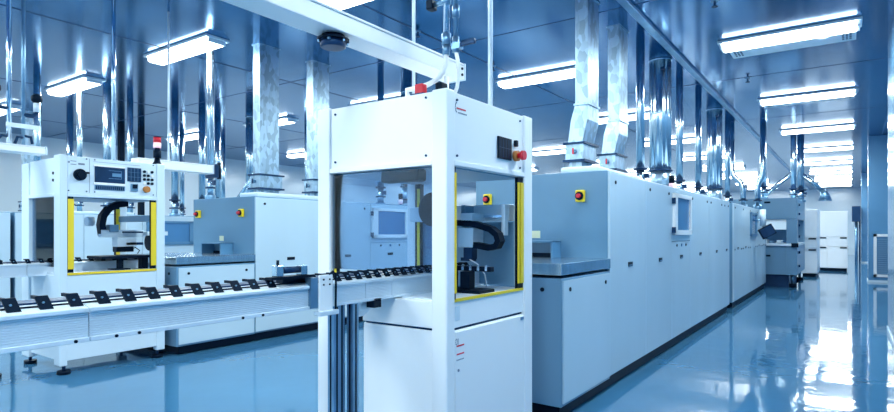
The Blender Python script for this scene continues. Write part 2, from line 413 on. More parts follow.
# ------------------------------------------------------------------ exhaust ducts on the machines
def rect_duct(x, y, zb, label, zb2, bend=True, group='square galvanised exhaust ducts'):
    """x,y: aisle-side near corner of the shaft; zb: machine top; zb2: bottom of the damper box"""
    t = thing('exhaust_duct', (x, y, zb), label, 'exhaust duct', group)
    w, d = .13, .29; hb = .17
    ox = -.05 if bend else 0; oy = -.03 if bend else 0
    bx0, bx1, by0, by1 = x-w-.03+ox, x+.025+ox, y-.02+oy, y+d+.03+oy
    B().box(bx0+.03, bx1-.03, by0+.03, by1-.03, zb, zb2).build('collar', 'galv', t)
    bx = B().box(bx0, bx1, by0, by1, zb2, zb2+hb, bev=.003).build('damper_box', 'galv', t)
    B().box(bx0-.02, bx1+.02, by0-.02, by1+.02, zb2-.008, zb2+.012).build('flange', 'dark', t)
    B().box(bx0-.02, bx1+.02, by0-.02, by1+.02, zb2+hb-.008, zb2+hb+.01).build('flange', 'dark', t)
    cx = (bx0+bx1)/2
    hd = B().cyl((cx, by0, zb2+.09), (cx, by0-.03, zb2+.09), .02); hd.build('damper_dial', 'steeld', bx)
    B().box(cx-.006, cx+.008, by0-.04, by0-.028, zb2+.06, zb2+.12).build('damper_handle', 'red' if bend else 'dark', bx)
    z1 = zb2+hb+.01
    if bend:
        z2 = z1+.37; q = (0, 0)
        r0 = [(bx0+.02, by0+.02, z1), (bx1-.02, by0+.02, z1), (bx1-.02, by1-.02, z1), (bx0+.02, by1-.02, z1)]
        rm = [(x-w-.035, y-.02, z1+.22), (x+.0, y-.02, z1+.22), (x+.0, y+d+.01, z1+.22), (x-w-.035, y+d+.01, z1+.22)]
        r1 = [(x-w, y, z2), (x, y, z2), (x, y+d, z2), (x-w, y+d, z2)]
        B().loft(r0, rm).loft(rm, r1).build('transition', 'galv', t)
        B().box(x-w-.012, x+.012, y-.012, y+d+.012, z2-.006, z2+.012).build('flange', 'galv', t)
    else: z2 = z1
    B().box(x-w, x, y, y+d, z2, CEIL, bev=.003).build('shaft', 'galv', t)
    B().box(x-w-.012, x+.012, y-.012, y+d+.012, CEIL-.012, CEIL-.001).build('ceiling_flange', 'galv', t)
    return t
TA, TB, TC, TD = 1.67, 1.67*.955, 1.66*.885, 1.66*.88
d1 = rect_duct(-2.07, 5.32, TA, 'tall bright galvanised duct nearest the white machine, with a bent lower end', 1.89)
d2 = rect_duct(-2.09, 6.30, TA, 'tall bright galvanised duct second from the white machine, with a bent lower end', 1.89)
e1 = rect_duct(-5.88, 4.42, TB, 'straight mottled galvanised duct on the machine with two yellow switches', 1.73, False)
e2 = rect_duct(-5.88, 5.27, TB, 'straight galvanised duct beside the top left post of the white machine', 1.73, False)
def pipe(x, y, zb, r, label, top=CEIL, m='steel'):
    t = thing('exhaust_pipe', (x, y, zb), label, 'exhaust pipe', 'thin round steel exhaust pipes')
    B().cyl((x, y, zb), (x, y, zb+.06), r*1.5).build('base_flange', 'steeld', t)
    v = B().cyl((x, y, zb+.06), (x, y, zb+.30), r*.95); v.build('valve_body', 'steel', t)
    B().cyl((x, y, zb+.28), (x, y, zb+.305), r*1.6).build('flange', 'dark', t)
    B().cyl((x, y, zb+.14), (x, y, zb+.16), r*1.55).build('flange', 'dark', t)
    B().box(x+r*.9, x+r*.9+.06, y-.012, y+.012, zb+.18, zb+.24).build('valve_lever', 'dark', t)
    B().tube([(x, y, zb+.3), (x, y, top)], r, 20).build('tube', m, t)
    return t
def stack(x, y, zb, r, label):
    t = thing('exhaust_stack', (x, y, zb), label, 'exhaust stack', 'wide round steel exhaust stacks')
    B().cyl((x, y, zb), (x, y, zb+.08), r*1.1, 32).build('base_flange', 'steeld', t)
    B().cyl((x, y, zb+.08), (x, y, zb+.34), r*.97, 32).build('sleeve', 'galv', t)
    for zz in (.12, .34): B().cyl((x, y, zb+zz), (x, y, zb+zz+.022), r*1.14, 32).build('clamp_ring', 'dark', t)
    s = B()
    q = [(x+r*(1+.045*math.cos(11*2*math.pi*k/110))*math.cos(2*math.pi*k/110), y+r*(1+.045*math.cos(11*2*math.pi*k/110))*math.sin(2*math.pi*k/110)) for k in range(110)]
    s.prism(q, 'z', zb+.36, CEIL-.002)
    for f in s.bm.faces: f.smooth = len(f.verts) == 4
    s.build('tube', 'steel', t)
    B().cyl((x, y, CEIL-.02), (x, y, CEIL-.001), r*1.1, 32).build('ceiling_ring', 'steel', t)
    B().box(x+.3*r, x+.3*r+.05, y-r-.015, y-r+.02, CEIL-.16, CEIL-.13).build('latch', 'dark', t)
    return t
PX = -2.08
pipe(PX, 7.05, TA, .05, 'thin steel pipe just left of the widest exhaust stack')
stack(PX, 7.95, TA, .135, 'widest bright steel exhaust stack on the right-aisle machine')
pipe(PX, 9.0, TA, .05, 'thin steel pipe just right of the widest exhaust stack')
pipe(PX, 10.3, 1.66, .05, 'thin steel pipe left of the second wide exhaust stack')
stack(PX, 11.7, 1.66, .13, 'second wide steel exhaust stack, further back on the right-aisle row')
pipe(PX, 13.1, 1.66, .05, 'thin steel pipe right of the second wide exhaust stack')
# bent pipes further back
def bent(x, y, zb, label, dx):
    t = thing('exhaust_pipe', (x, y, zb), label, 'exhaust pipe', 'bent steel exhaust pipes')
    B().cyl((x, y, zb), (x, y, zb+.12), .085).build('base_flange', 'steeld', t)
    B().cyl((x, y, zb+.2), (x, y, zb+.225), .09).build('flange', 'dark', t)
    B().tube([(x, y, zb+.1), (x, y, zb+.45), (x-dx*.2, y, zb+.58), (x-dx*.8, y, zb+.72), (x-dx, y, zb+.86), (x-dx, y, CEIL)], .055, 18).build('tube', 'steel', t)
bent(-1.85, 13.55, 1.66, 'steel pipe with an S-bend left of the monitor arm', .22)
bent(-1.62, 13.9, 1.66, 'bent steel pipe on the last bit of the right-aisle row', -.1)
pipe(-1.6, 14.8, 1.94, .055, 'thin steel pipe rising from the near left of the tall open machine')
X3 = -1.05
t = pipe(-1.1, 15.9, 1.94, .06, 'steel pipe with a slanting side branch on the tall open machine')
B().tube([(-1.1, 15.9, 2.62), (-1.75, 15.9, 2.05), (-1.8, 15.9, 1.94)], .05).build('branch', 'steel', t)
t = pipe(-1.0, 16.7, 1.94, .075, 'thicker steel pipe with a slanting hooded branch at the far end of the open machine')
B().tube([(-1.0, 16.7, 2.66), (-.55, 16.75, 2.2)], .055).build('branch', 'steel', t)
B().tube([(-.55, 16.75, 2.22), (-.5, 16.75, 2.12), (-.5, 16.75, 1.98)], [.06, .09, .14]).build('hood', 'steeld', t)
B().tube([(-.5, 16.75, 1.98), (-.5, 16.75, 1.955)], [.14, .14]).build('hood_rim', 'steeld', t)
# middle and third rows
pipe(-9.75, 4.42, TC, .06, 'steel pipe on the third machine row, seen above the control panel')
pipe(-9.75, 5.55, TC, .06, 'steel pipe on the third machine row, just right of the signal tower')
rect_duct(-12.75, 4.3, TD, 'galvanised duct on the last row, above the left machine', 1.6, False)

pipe(-6.47, 4.14, TB, .04, 'slim white steel pipe rising behind the bracketed end of the overhead tray')
pipe(-10.3, 6.75, TC, .06, 'bright steel pipe on the third row, seen right of the bracketed tray end')
pipe(-5.95, 6.7, TB, .05, 'thin steel pipe on the middle row, seen through the white machine')
stack(-5.95, 7.4, TB, .13, 'wide steel stack on the middle row, seen through the white machine')
pipe(-5.95, 8.5, TB, .05, 'far thin steel pipe on the middle row')
pipe(-9.95, 4.1, TC, .04, 'thin steel pipe on the third row left of the black conduits')
pipe(-9.8, 6.1, TC, .06, 'thin steel pipe on the third row right of the signal tower')
stack(-9.8, 7.2, TC, .13, 'wide steel stack on the third row, above the overhead tray end')
pipe(-9.8, 8.6, TC, .05, 'far thin steel pipe on the third row')
pipe(-9.75, 3.45, TC, .045, 'slim steel pipe on the third row, nearest the left machine post')
pipe(-10.2, 5.0, TC, .05, 'steel pipe at the back of the third row, left of the signal tower')
pipe(-12.7, 7.4, TD, .055, 'steel pipe on the last row, far behind the signal tower')
pipe(-12.9, 8.6, TD, .055, 'farthest steel pipe on the last row')
pipe(-12.7, 3.7, TD, .055, 'steel pipe on the last row, nearest the left edge')
pipe(-12.8, 5.1, TD, .06, 'thin steel pipe on the last row near the left wall')
t = thing('duct_brace', (-6.0, 4.2, TB), 'slanting pair of steel braces left of the mottled galvanised duct', 'brace')
B().tube([(-6.5, 4.52, TB), (-6.12, 4.55, TB+.36)], .025).build('bar', 'steel', t)
B().tube([(-6.38, 4.5, TB), (-6.03, 4.53, TB+.33)], .025).build('bar', 'steel', t)

# ------------------------------------------------------------------ transfer conveyors
def conveyor(X, ya, yb, ztop, label, splits, clamps, depth=.30, drop=.114):
    t = thing('conveyor', (X-depth/2, (ya+yb)/2, 0), label, 'conveyor')
    z = ztop
    for a, b in zip(splits, splits[1:]):
        s = B()
        a2, b2 = a+.002, b-.002
        s.prism([(X-.012, z-drop+.012), (X-.012, z-.016), (X-.012, z-.012), (X-.07, z), (X-depth+.07, z), (X-depth, z-.03), (X-depth, z-drop+.012)], 'y', a2, b2)
        s.box(X-.016, X, a2, b2, z-.026, z-.012, bev=.003); s.box(X-.014, X, a2, b2, z-drop, z-drop+.014, bev=.002)
        for i in range(10):
            h_ = (drop-.042)/10; zz = z-drop+.015+i*h_
            s.prism([(X-.012, zz+h_*.08), (X-.009, zz+h_*.2), (X-.009, zz+h_*.8), (X-.012, zz+h_*.92)], 'y', a2, b2)
        s.build('side_rail', 'alu', t)
    B().box(X-.068, X-.054, ya, yb, z-.008, z+.0012).build('slot', 'black', t)
    B().box(X-depth+.10, X-.11, ya, yb, z-.002, z+.006).build('belt', 'dark', t)
    for y in clamps:
        c = B()
        c.loft([(X-.028, y+.004, z-.008), (X-.028, y+.038, z-.008), (X-.034, y+.038, z-.010), (X-.034, y+.004, z-.010)],
               [(X-.050, y-.004, z+.030), (X-.050, y+.030, z+.030), (X-.058, y+.030, z+.030), (X-.058, y-.004, z+.030)])
        c.box(X-.095, X-.055, y+.002, y+.010, z+.02, z+.03)
        o = c.build('clamp', 'black', t)
        B().cyl((X-.045, y+.014, z+.010), (X-.034, y+.014, z+.012), .003, 8).build('screw', 'steeld', o)
    return t
CX, CZ = -1.87, .985
cl = [.12+.0795*i for i in range(-12, 19)]
ca = conveyor(CX, -1.6, 3.07, CZ, 'long ribbed aluminium conveyor with black clamps running into the white machine',
              [-1.6, .80, 1.66, 2.01, 2.2, 2.75, 3.07], [y for y in cl if y < 1.5 and y > -.5]+[1.7+.068*i for i in range(19)])
for yy in (.76, .875, .945, 1.33, 1.42): B().cyl((CX-.002, yy, CZ-.108), (CX+.004, yy, CZ-.108), .005, 10).build('bolt', 'black', ca)
# support posts
for (px, py) in ((CX-.03, 1.825), (CX-.06, 1.885), (CX-.03, 1.945)):
    l = B().box(px-.02, px+.02, py-.02, py+.02, .03, CZ-.1, bev=.003)
    l = l.build('leg', 'steeld', ca)
    B().box(px+.019, px+.0205, py-.005, py+.005, .05, CZ-.12).build('groove', 'black', l)
    B().box(px-.005, px+.005, py-.0205, py-.019, .05, CZ-.12).build('groove', 'black', l)
    B().cyl((px, py, 0), (px, py, .03), .035).build('foot', 'black', ca)
for (px, py) in ((CX-.05, -1.2), (CX-.25, -1.2)):
    B().box(px-.02, px+.02, py-.02, py+.02, .03, CZ-.1, bev=.003).build('leg', 'alu', ca); B().cyl((px, py, 0), (px, py, .03), .035).build('foot', 'black', ca)
# joint plate, sensor bracket and cable
jp = B().box(CX+.004, CX+.016, 1.70, 1.775, CZ-.135, CZ+.03, bev=.003).build('joint_plate', 'white', ca)
B().box(CX-.03, CX+.004, 1.66, 1.70, CZ-.11, CZ+.02).build('joint_bracket', 'steeld', ca)
for (yy, zz) in ((1.72, .01), (1.755, .01), (1.72, -.012), (1.755, -.012)): B().cyl((CX+.014, yy, CZ+zz), (CX+.02, yy, CZ+zz), .004, 8).build('bolt', 'black', jp)
B().box(CX-.01, CX+.03, 1.69, 1.80, CZ-.145, CZ-.125, bev=.003).build('foot_bracket', 'alu', ca)
B().tube([(CX+.012, 1.755, CZ+.03), (CX+.015, 1.775, CZ+.042), (CX+.015, 1.792, CZ+.03), (CX+.012, 1.797, CZ-.01), (CX+.01, 1.797, CZ-.13)], .005, 8).build('cable', 'black', ca)
sb = B().box(CX-.05, CX-.01, 1.47, 1.68, CZ+.022, CZ+.033).build('sensor_bracket', 'black', ca)
B().cyl((CX-.03, 1.54, CZ+.058), (CX-.03, 1.62, CZ+.058), .014).build('sensor_roller', 'dark', sb)
B().box(CX-.05, CX-.015, 1.50, 1.535, CZ+.033, CZ+.078, bev=.004).build('sensor_block', 'steel', sb)
B().cyl((CX-.03, 1.515, CZ+.078), (CX-.03, 1.515, CZ+.1), .006).build('sensor_knob', 'black', sb)
B().box(CX-.05, CX-.015, 1.625, 1.66, CZ+.033, CZ+.074, bev=.004).build('sensor_block', 'steel', sb)
B().box(CX-.1, CX-.05, 1.56, 1.70, CZ-.0, CZ+.03, bev=.004).build('stop_block', 'black', ca)
B().prism([(CX-.05, CZ-.105), (CX-.05, CZ-.16), (CX-.1, CZ-.2), (CX-.12, CZ-.2), (CX-.12, CZ-.105)], 'y', 2.02, 2.09).build('gusset', 'alu', ca)
B().box(CX-.06, CX-.0, 2.06, 2.11, CZ-.15, CZ-.105).build('motor_end', 'black', ca)

BX, BZ = -5.71, .94
cb = conveyor(BX, .2, 2.95, BZ, 'blue-grey conveyor with black clamps entering the left control-panel machine', [.2, 1.95, 2.3, 2.95],
              [1.25+.1*i for i in range(17)], drop=.12)
for (px, py) in ((BX-.04, 1.62), (BX-.04, 1.73), (BX-.26, 1.62), (BX-.26, 1.73), (BX-.04, .5), (BX-.26, .5)):
    B().box(px-.03, px+.03, py-.03, py+.03, .03, BZ-.11, bev=.003).build('leg', 'alu', cb); B().cyl((px, py, 0), (px, py, .03), .05).build('foot', 'black', cb)

# ------------------------------------------------------------------ white foreground machine
X0, X1, YA, YB, ZT = -2.43, -1.55, 2.21, 3.10, 1.88
t = thing('transfer_machine', ((X0+X1)/2, (YA+YB)/2, 0), 'white open-framed machine with a tall hood in the foreground, straddling the conveyor end', 'machine')
m1 = t
def post(parent, x0, x1, y0, y1, z0, z1, m='white'): return B().box(x0, x1, y0, y1, z0, z1, bev=.008, seg=2).build('post', m, parent)
post(t, X1-.09, X1, YA, YA+.07, .0, ZT)
post(t, X0, X0+.095, YA, YA+.07, .0, ZT)
post(t, X1-.07, X1, YB-.10, YB, .0, ZT)
post(t, X0, X0+.07, YB-.10, YB, .0, ZT)
hd = B().box(X0+.095, X1-.09, YA+.012, YA+.03, 1.545, ZT-.005, bev=.004)
hd.box(X1-.03, X1-.012, YA+.07, YB-.10, 1.545, ZT-.005, bev=.004)
hd.box(X0+.012, X0+.03, YA+.07, YB-.10, 1.545, ZT-.005, bev=.004)
hd.box(X0+.07, X1-.07, YB-.03, YB-.012, 1.545, ZT-.005, bev=.004)
hd.box(X0+.03, X1-.03, YA+.03, YB-.03, ZT-.03, ZT-.006)
hood = hd.build('hood', 'white', t)
li = B().box(X0+.095, X1-.09, YA, YA+.05, 1.52, 1.545, bev=.003); li.box(X1-.05, X1-.001, YA+.07, YB-.1, 1.52, 1.545, bev=.003)
li.box(X0+.001, X0+.05, YA+.07, YB-.1, 1.52, 1.545); li.box(X0+.07, X1-.07, YB-.05, YB, 1.52, 1.545)
li.build('hood_frame', 'white', t)
B().box(X0+.05, X1-.05, YA+.05, YB-.05, 1.515, 1.53).build('hood_floor', 'grey', t)
for (x, z) in ((X0+.13, 1.58), (X0+.13, 1.84), (X1-.13, 1.57), (X1-.13, 1.85)): B().cyl((x, YA+.013, z), (x, YA+.006, z), .006, 10).build('screw', 'dark', hood)
for (y, z) in ((YA+.1, 1.84), (YA+.1, 1.57), (YB-.14, 1.84), (YB-.14, 1.57)): B().cyl((X1-.013, y, z), (X1-.006, y, z), .006, 10).build('screw', 'dark', hood)
# hood marks and controls
mk = B().box(X1-.012, X1-.0105, YA+.10, YA+.18, 1.798, 1.805); mk.build('red_stripe', 'red', hood)
mk = B()
for k in range(9):
    a = math.pi*(.5+k/8); mk.box(X1-.012, X1-.0105, YA+.10+.012*math.cos(a)-.002, YA+.10+.012*math.cos(a)+.002, 1.805+.022*math.sin(a)-.003, 1.805+.022*math.sin(a)+.003)
for k in range(7): mk.box(X1-.012, X1-.0105, YA+.115+k*.011, YA+.121+k*.011, 1.778, 1.785)
mk.build('emblem', 'ink', hood)
sc = B().box(X1-.013, X1-.002, 2.70, 2.85, 1.60, 1.72, bev=.003).build('touch_screen', 'black', hood)
mk = B()
for k in range(4):
    yy = 2.72+.03*k; mk.box(X1-.002, X1-.0008, yy, yy+.004, 1.61, 1.71)
mk.box(X1-.002, X1-.0008, 2.71, 2.84, 1.66, 1.663); mk.build('screen_grid', 'dark', sc)
B().box(X1-.013, X1+.006, 2.888, 2.912, 1.685, 1.72, bev=.003).build('toggle_switch', 'black', hood)
es = B().cyl((X1-.013, 2.90, 1.632), (X1+.012, 2.90, 1.632), .03).build('emergency_stop', 'amber', hood)
B().tube([(X1+.012, 2.90, 1.632), (X1+.03, 2.90, 1.632), (X1+.034, 2.90, 1.632), (X1+.052, 2.90, 1.632)], [.016, .016, .028, .026]).build('red_button', 'red', es)
# lower cabinet
bl, br = -2.1, X1-.012
cab = B().box(bl, br, YA+.02, YB-.012, .06, .723, bev=.004).build('lower_cabinet', 'white', t)
dk = B().box(bl, br, YA+.012, YB-.012, .735, .865, bev=.004).build('table_top', 'white', t)
B().box(bl+.01, br-.01, YA+.03, YB-.03, .71, .745).build('shadow_gap', 'dark', t)
B().box(X0+.095, bl, YA+.3, YB-.02, .06, .80).build('rear_cabinet', 'white2', t)
B().box(bl+.05, br-.04, YA+.06, YB-.06, .865, .871).build('table_plate', 'alu', dk)
B().box(br, br+.01, YA+.075, YB-.105, .08, .717, bev=.003).build('door', 'white', cab)
B().box(br+.009, br+.016, YB-.15, YB-.12, .695, .71).build('catch', 'steeld', cab)
mk = B().box(br+.0095, br+.0112, YA+.085, YA+.15, .645, .652); mk.box(br+.0095, br+.0112, YA+.085, YA+.15, .605, .612); mk.build('red_stripe', 'red', cab)
mk = B()
for k in range(10):
    a = 2*math.pi*k/10; mk.box(br+.0095, br+.0112, YA+.083+.007*math.cos(a)-.0015, YA+.083+.007*math.cos(a)+.0015, .67+.014*math.sin(a)-.002, .67+.014*math.sin(a)+.002)
mk.box(br+.0095, br+.0112, YA+.096, YA+.099, .655, .685)
for k in range(6): mk.box(br+.0095, br+.0112, YA+.085+k*.011, YA+.091+k*.011, .578, .584)
mk.build('emblem', 'ink', cab)
B().box(br+.0005, br+.002, YA+.085, YA+.125, .77, .84).build('label', 'white2', dk)
B().cyl((br+.009, YA+.10, .53), (br+.013, YA+.10, .53), .007, 12).build('keyhole', 'ink', cab)
# light curtains and yellow sill
def curtain(parent, x0, x1, y0, y1, z0, z1, face):
    o = box('light_curtain', 'black', parent, x0, x1, y0, y1, z0, z1)
    if face == 'x': box('yellow_strip', 'yellow', o, x1, x1+.006, y0+(y1-y0)*.45, y1, z0+.03, z1-.03); box('yellow_strip', 'yellow', o, x1, x1+.006, y0-.002, y0+(y1-y0)*.22, z0+.03, z1-.03)
    else: box('yellow_strip', 'yellow', o, x0+(x1-x0)*.5, x1, y0-.006, y0, z0+.03, z1-.03)
curtain(t, X1-.030, X1-.012, YB-.165, YB-.10, .875, 1.515, 'x')
curtain(t, X1-.012, X1-.003, YA+.0695, YA+.079, .875, 1.515, 'x')
curtain(t, X0+.095, X0+.12, YA+.03, YA+.055, .875, 1.515, 'y')
curtain(t, X0+.07, X0+.11, YB-.10, YB-.06, .875, 1.515, 'y')
B().box(br-.006, br+.006, YA+.075, YB-.105, .862, .876).build('yellow_sill', 'yellow', t)
B().box(X0+.1, X1-.095, YA+.018, YA+.022, 1.0, 1.51).build('glass_panel', 'glass', t)
# handling unit inside
gb = B().box(X0+.07, X1-.075, 2.94, 3.02, 1.265, 1.36, bev=.005).build('gantry_beam', 'white2', t)
B().box(-1.9, -1.66, 2.925, 2.94, 1.285, 1.30).build('guide_rail', 'chrome', gb)
B().box(-1.65, -1.625, 2.9, 2.94, 1.18, 1.36, bev=.003).build('end_plate', 'white2', gb)
B().box(X0+.1, X1-.09, 3.03, 3.05, .88, 1.26).build('rear_panel', 'grey', t)
B().box(X0+.3, X1-.1, YB-.06, YB-.05, 1.14, 1.25).build('cover_plate', 'white2', t)
hdx = B().box(-1.885, -1.78, 2.80, 2.92, 1.11, 1.225, bev=.005).build('robot_head', 'white2', t)
B().box(-1.865, -1.785, 2.80, 2.94, 1.262, 1.31, bev=.004).build('head_bracket', 'white2', hdx)
B().box(-1.89, -1.86, 2.84, 2.94, 1.11, 1.36, bev=.004).build('head_plate', 'grey', hdx)
ch = [(-1.92, 2.83, 1.255), (-1.80, 2.83, 1.25), (-1.74, 2.83, 1.235), (-1.67, 2.83, 1.215), (-1.63, 2.83, 1.185), (-1.618, 2.83, 1.15), (-1.635, 2.83, 1.12), (-1.68, 2.83, 1.11), (-1.78, 2.83, 1.125)]
B().tube(ch, .02, square=(.017, .03)).build('cable_chain', 'black', t)
B().cyl((-1.97, 2.72, 1.33), (-1.97, 2.66, 1.33), .098, 32).build('motor_disc', 'black', t)
B().box(-2.06, -1.9, 2.72, 2.78, 1.10, 1.42, bev=.004).build('motor_plate', 'grey', t)
B().box(-2.1, -1.84, 2.70, 2.72, 1.338, 1.343).build('wire', 'yellow', t)
gr = B().box(-1.86, -1.80, 2.82, 2.88, 1.04, 1.11, bev=.004); gr.box(-1.885, -1.80, 2.83, 2.87, 1.03, 1.05); gr.build('gripper', 'dark', hdx)
B().tube([(-1.80, 2.8, 1.04), (-1.74, 2.78, 1.02), (-1.70, 2.8, .96), (-1.70, 2.82, .89)], .004, 6).build('air_hose', 'white2', t)
ly = B()
for x in (-1.83, -1.72): ly.box(x-.03, x+.03, 2.62, 2.68, .871, .985, bev=.003)
ly.box(-1.88, -1.60, 2.58, 2.74, .871, .889, bev=.003)
ly.build('lift_unit', 'black', t)
B().box(-1.87, -1.58, 2.66, 2.70, .985, 1.012, bev=.003).build('pallet_rail', 'black', t)
for k in range(6): B().box(-1.86+k*.05, -1.845+k*.05, 2.65, 2.66, .99, 1.02).build('pin', 'chrome', t)
B().cyl((-1.79, 2.60, .889), (-1.79, 2.60, 1.0), .018).build('air_cylinder', 'steeld', t)
B().box(-2.0, -1.75, 2.25, 2.32, 1.455, 1.515, bev=.01).build('lamp_box', 'black', t)
# red and yellow plug on top
# ------------------------------------------------------------------ left machine with control panel
X0, X1, YA, YB, ZT = -6.2, -5.39, 2.07, 2.97, 1.85
t = thing('inspection_machine', ((X0+X1)/2, (YA+YB)/2, 0), 'pale machine on levelling feet with a control panel and signal tower, at left', 'machine')
w1 = 'white2'
post(t, X1-.12, X1, YA, YA+.06, .075, ZT, w1); post(t, X0, X0+.16, YA, YA+.06, .075, ZT-.03, w1)
post(t, X1-.07, X1, YB-.08, YB, .075, ZT, w1); post(t, X0, X0+.08, YB-.08, YB, .075, ZT, w1)
for (x, y) in ((X1-.05, YA+.05), (X0+.06, YA+.05), (X1-.05, YB-.05), (X0+.06, YB-.05)):
    f = B().cyl((x, y, .03), (x, y, .08), .014); f.build('levelling_foot', 'dark', t); B().cyl((x, y, 0), (x, y, .03), .05).build('foot_pad', 'black', t)
hd = B().box(X0+.16, X1-.12, YA+.012, YA+.03, 1.53, ZT-.02, bev=.004); hd.box(X0+.012, X0+.03, YA+.06, YB-.08, 1.53, ZT-.02); hd.box(X0+.08, X1-.07, YB-.03, YB-.012, 1.53, ZT-.02)
hd.box(X0+.03, X1-.03, YA+.03, YB-.03, ZT-.05, ZT-.022)
hood = hd.build('hood', w1, t)
cp = B().box(X1-.03, X1-.01, YA+.06, YB-.08, 1.53, ZT-.006, bev=.004).build('control_panel', w1, t)
B().box(X1-.05, X1-.002, YA+.06, YB-.08, 1.5, 1.53, bev=.003).build('hood_frame', w1, t)
B().box(X0+.16, X1-.12, YA, YA+.05, 1.5, 1.53, bev=.003).build('hood_frame', w1, t)
B().box(X0+.05, X1-.05, YA+.05, YB-.05, 1.495, 1.51).build('hood_floor', 'grey2', t)
xf = X1-.01
def pn(name, m, y0, y1, z0, z1, d=.004, bev=0): return B().box(xf-.001, xf+d, y0, y1, z0, z1, bev=bev).build(name, m, cp)
g = B().box(xf, xf+.0012, 2.302, 2.305, 1.54, 1.835); g.box(xf, xf+.0012, 2.335, 2.735, 1.812, 1.815); g.build('panel_seam', 'ink', cp)
B().cyl((xf, 2.225, 1.69), (xf+.02, 2.225, 1.69), .05, 24).cyl((xf+.02, 2.225, 1.69), (xf+.045, 2.225, 1.69), .03, 24).box(xf+.02, xf+.05, 2.25, 2.285, 1.70, 1.715).build('rotary_switch', 'black', cp)
B().box(xf, xf+.012, 2.335, 2.60, 1.775, 1.79).build('screen_bezel', 'white', cp); B().box(xf, xf+.012, 2.335, 2.60, 1.615, 1.635).build('screen_bezel', 'white', cp)
s_ = pn('screen', 'screen', 2.345, 2.60, 1.635, 1.775, .005)
B().box(xf+.005, xf+.006, 2.46, 2.57, 1.745, 1.748).box(xf+.005, xf+.006, 2.46, 2.57, 1.675, 1.678).box(xf+.005, xf+.006, 2.567, 2.57, 1.675, 1.70).box(xf+.005, xf+.006, 2.567, 2.57, 1.72, 1.748).box(xf+.005, xf+.006, 2.49, 2.57, 1.695, 1.725).build('screen_picture', 'grey2', s_)
kb = pn('key_strip', 'grey', 2.345, 2.60, 1.57, 1.612, .004)
k = B()
for i in range(14): k.box(xf+.004, xf+.007, 2.352+i*.0175, 2.364+i*.0175, 1.575, 1.606)
k.build('keys', 'dark', kb)
kp = pn('keypad', 'dark', 2.622, 2.745, 1.662, 1.79, .006)
k = B()
for i in range(1, 4): k.box(xf+.006, xf+.008, 2.622+i*.031-.001, 2.622+i*.031+.001, 1.667, 1.785)
for i in range(1, 3): k.box(xf+.006, xf+.008, 2.627, 2.74, 1.662+i*.043-.001, 1.662+i*.043+.001)
k.build('key_grid', 'grey2', kp)
B().box(xf, xf+.01, 2.65, 2.715, 1.575, 1.645, bev=.002).build('socket_plate', 'grey', cp)
B().box(xf+.009, xf+.02, 2.665, 2.705, 1.6, 1.635).build('usb_socket', 'black', cp)
for i in range(3):
    for j in range(4):
        yy, zz = 2.775+i*.036, 1.655+j*.036
        B().cyl((xf, yy, zz), (xf+.012, yy, zz), .0125, 12).build('push_button', 'black' if (i+j) % 4 else 'white', cp)
B().cyl((xf, 2.79, 1.598), (xf+.03, 2.79, 1.598), .03, 20).build('stop_button', 'amber', cp)
k = B().box(xf, xf+.0015, 2.135, 2.15, 1.785, 1.80); k.box(xf, xf+.0015, 2.155, 2.20, 1.80, 1.806); k.box(xf, xf+.0015, 2.155, 2.20, 1.772, 1.778); k.box(xf, xf+.0015, 2.215, 2.265, 1.775, 1.79); k.build('emblem', 'ink', cp)
for (y, z) in ((2.14, 1.55), (2.28, 1.55), (2.28, 1.83), (2.345, 1.83), (2.345, 1.55), (2.86, 1.83), (2.86, 1.55)): B().cyl((xf, y, z), (xf+.004, y, z), .006, 8).build('screw', 'dark', cp)
for z in (1.64, 1.70): B().cyl((X1-.14, YA+.012, z), (X1-.14, YA, z), .012, 10).build('key_lock', 'black', hood)
# body
lc = B().box(X0+.02, X1-.008, YA+.02, YB-.012, .115, .83, bev=.004).build('lower_cabinet', w1, t)
B().box(X1-.012, X1-.004, YA+.062, YB-.082, .50, .503).build('door_seam', 'ink', lc)
B().box(X0+.1, X1-.02, YA+.03, YB-.03, .83, .85).build('table_plate', 'alu', t)
B().box(X1-.02, X1-.002, YA+.06, YB-.08, .835, .853).build('yellow_sill', 'yellow', t)
def curtain2(x0, x1, y0, y1, z0, z1):
    o = box('light_curtain', 'black', t, x0, x1, y0, y1, z0, z1)
    box('yellow_strip', 'yellow', o, x1, x1+.006, y0+.006, y1+.002, z0+.03, z1-.02)
curtain2(X1-.03, X1-.015, YA+.06, YA+.11, .855, 1.5)
curtain2(X1-.03, X1-.015, YB-.135, YB-.08, .855, 1.5)
curtain2(X0+.08, X0+.11, YB-.13, YB-.09, .855, 1.45)
B().box(X0+.165, X1-.12, YA+.03, YA+.036, .9, 1.5).build('glass_panel', 'glass', t)
# handling unit
B().box(X0+.1, X1-.1, YB-.1, YB-.04, 1.30, 1.36, bev=.004).build('gantry_beam', 'grey', t)
B().box(-5.80, -5.74, 2.55, 2.95, 1.15, 1.22, bev=.004).build('robot_arm', 'white2', t)
hx = B().box(-5.77, -5.66, 2.66, 2.84, 1.06, 1.15, bev=.004).build('robot_head', 'white2', t)
B().box(-5.8, -5.72, 2.62, 2.70, 1.2, 1.27, bev=.004).build('head_bracket', 'grey', hx)
B().box(-5.76, -5.68, 2.66, 2.82, 1.01, 1.06, bev=.004).build('gripper', 'black', hx)
B().tube([(-5.70, 2.80, 1.03), (-5.69, 2.84, 1.05), (-5.69, 2.88, 1.02), (-5.69, 2.86, .99)], .005, 6).build('air_hose', 'black', hx)
ch = [(-5.78, 2.80, 1.475), (-5.78, 2.70, 1.46), (-5.78, 2.63, 1.42), (-5.78, 2.58, 1.35), (-5.78, 2.565, 1.27), (-5.78, 2.58, 1.17)]
B().tube(ch, .02, square=(.028, .035)).build('cable_chain', 'black', t)
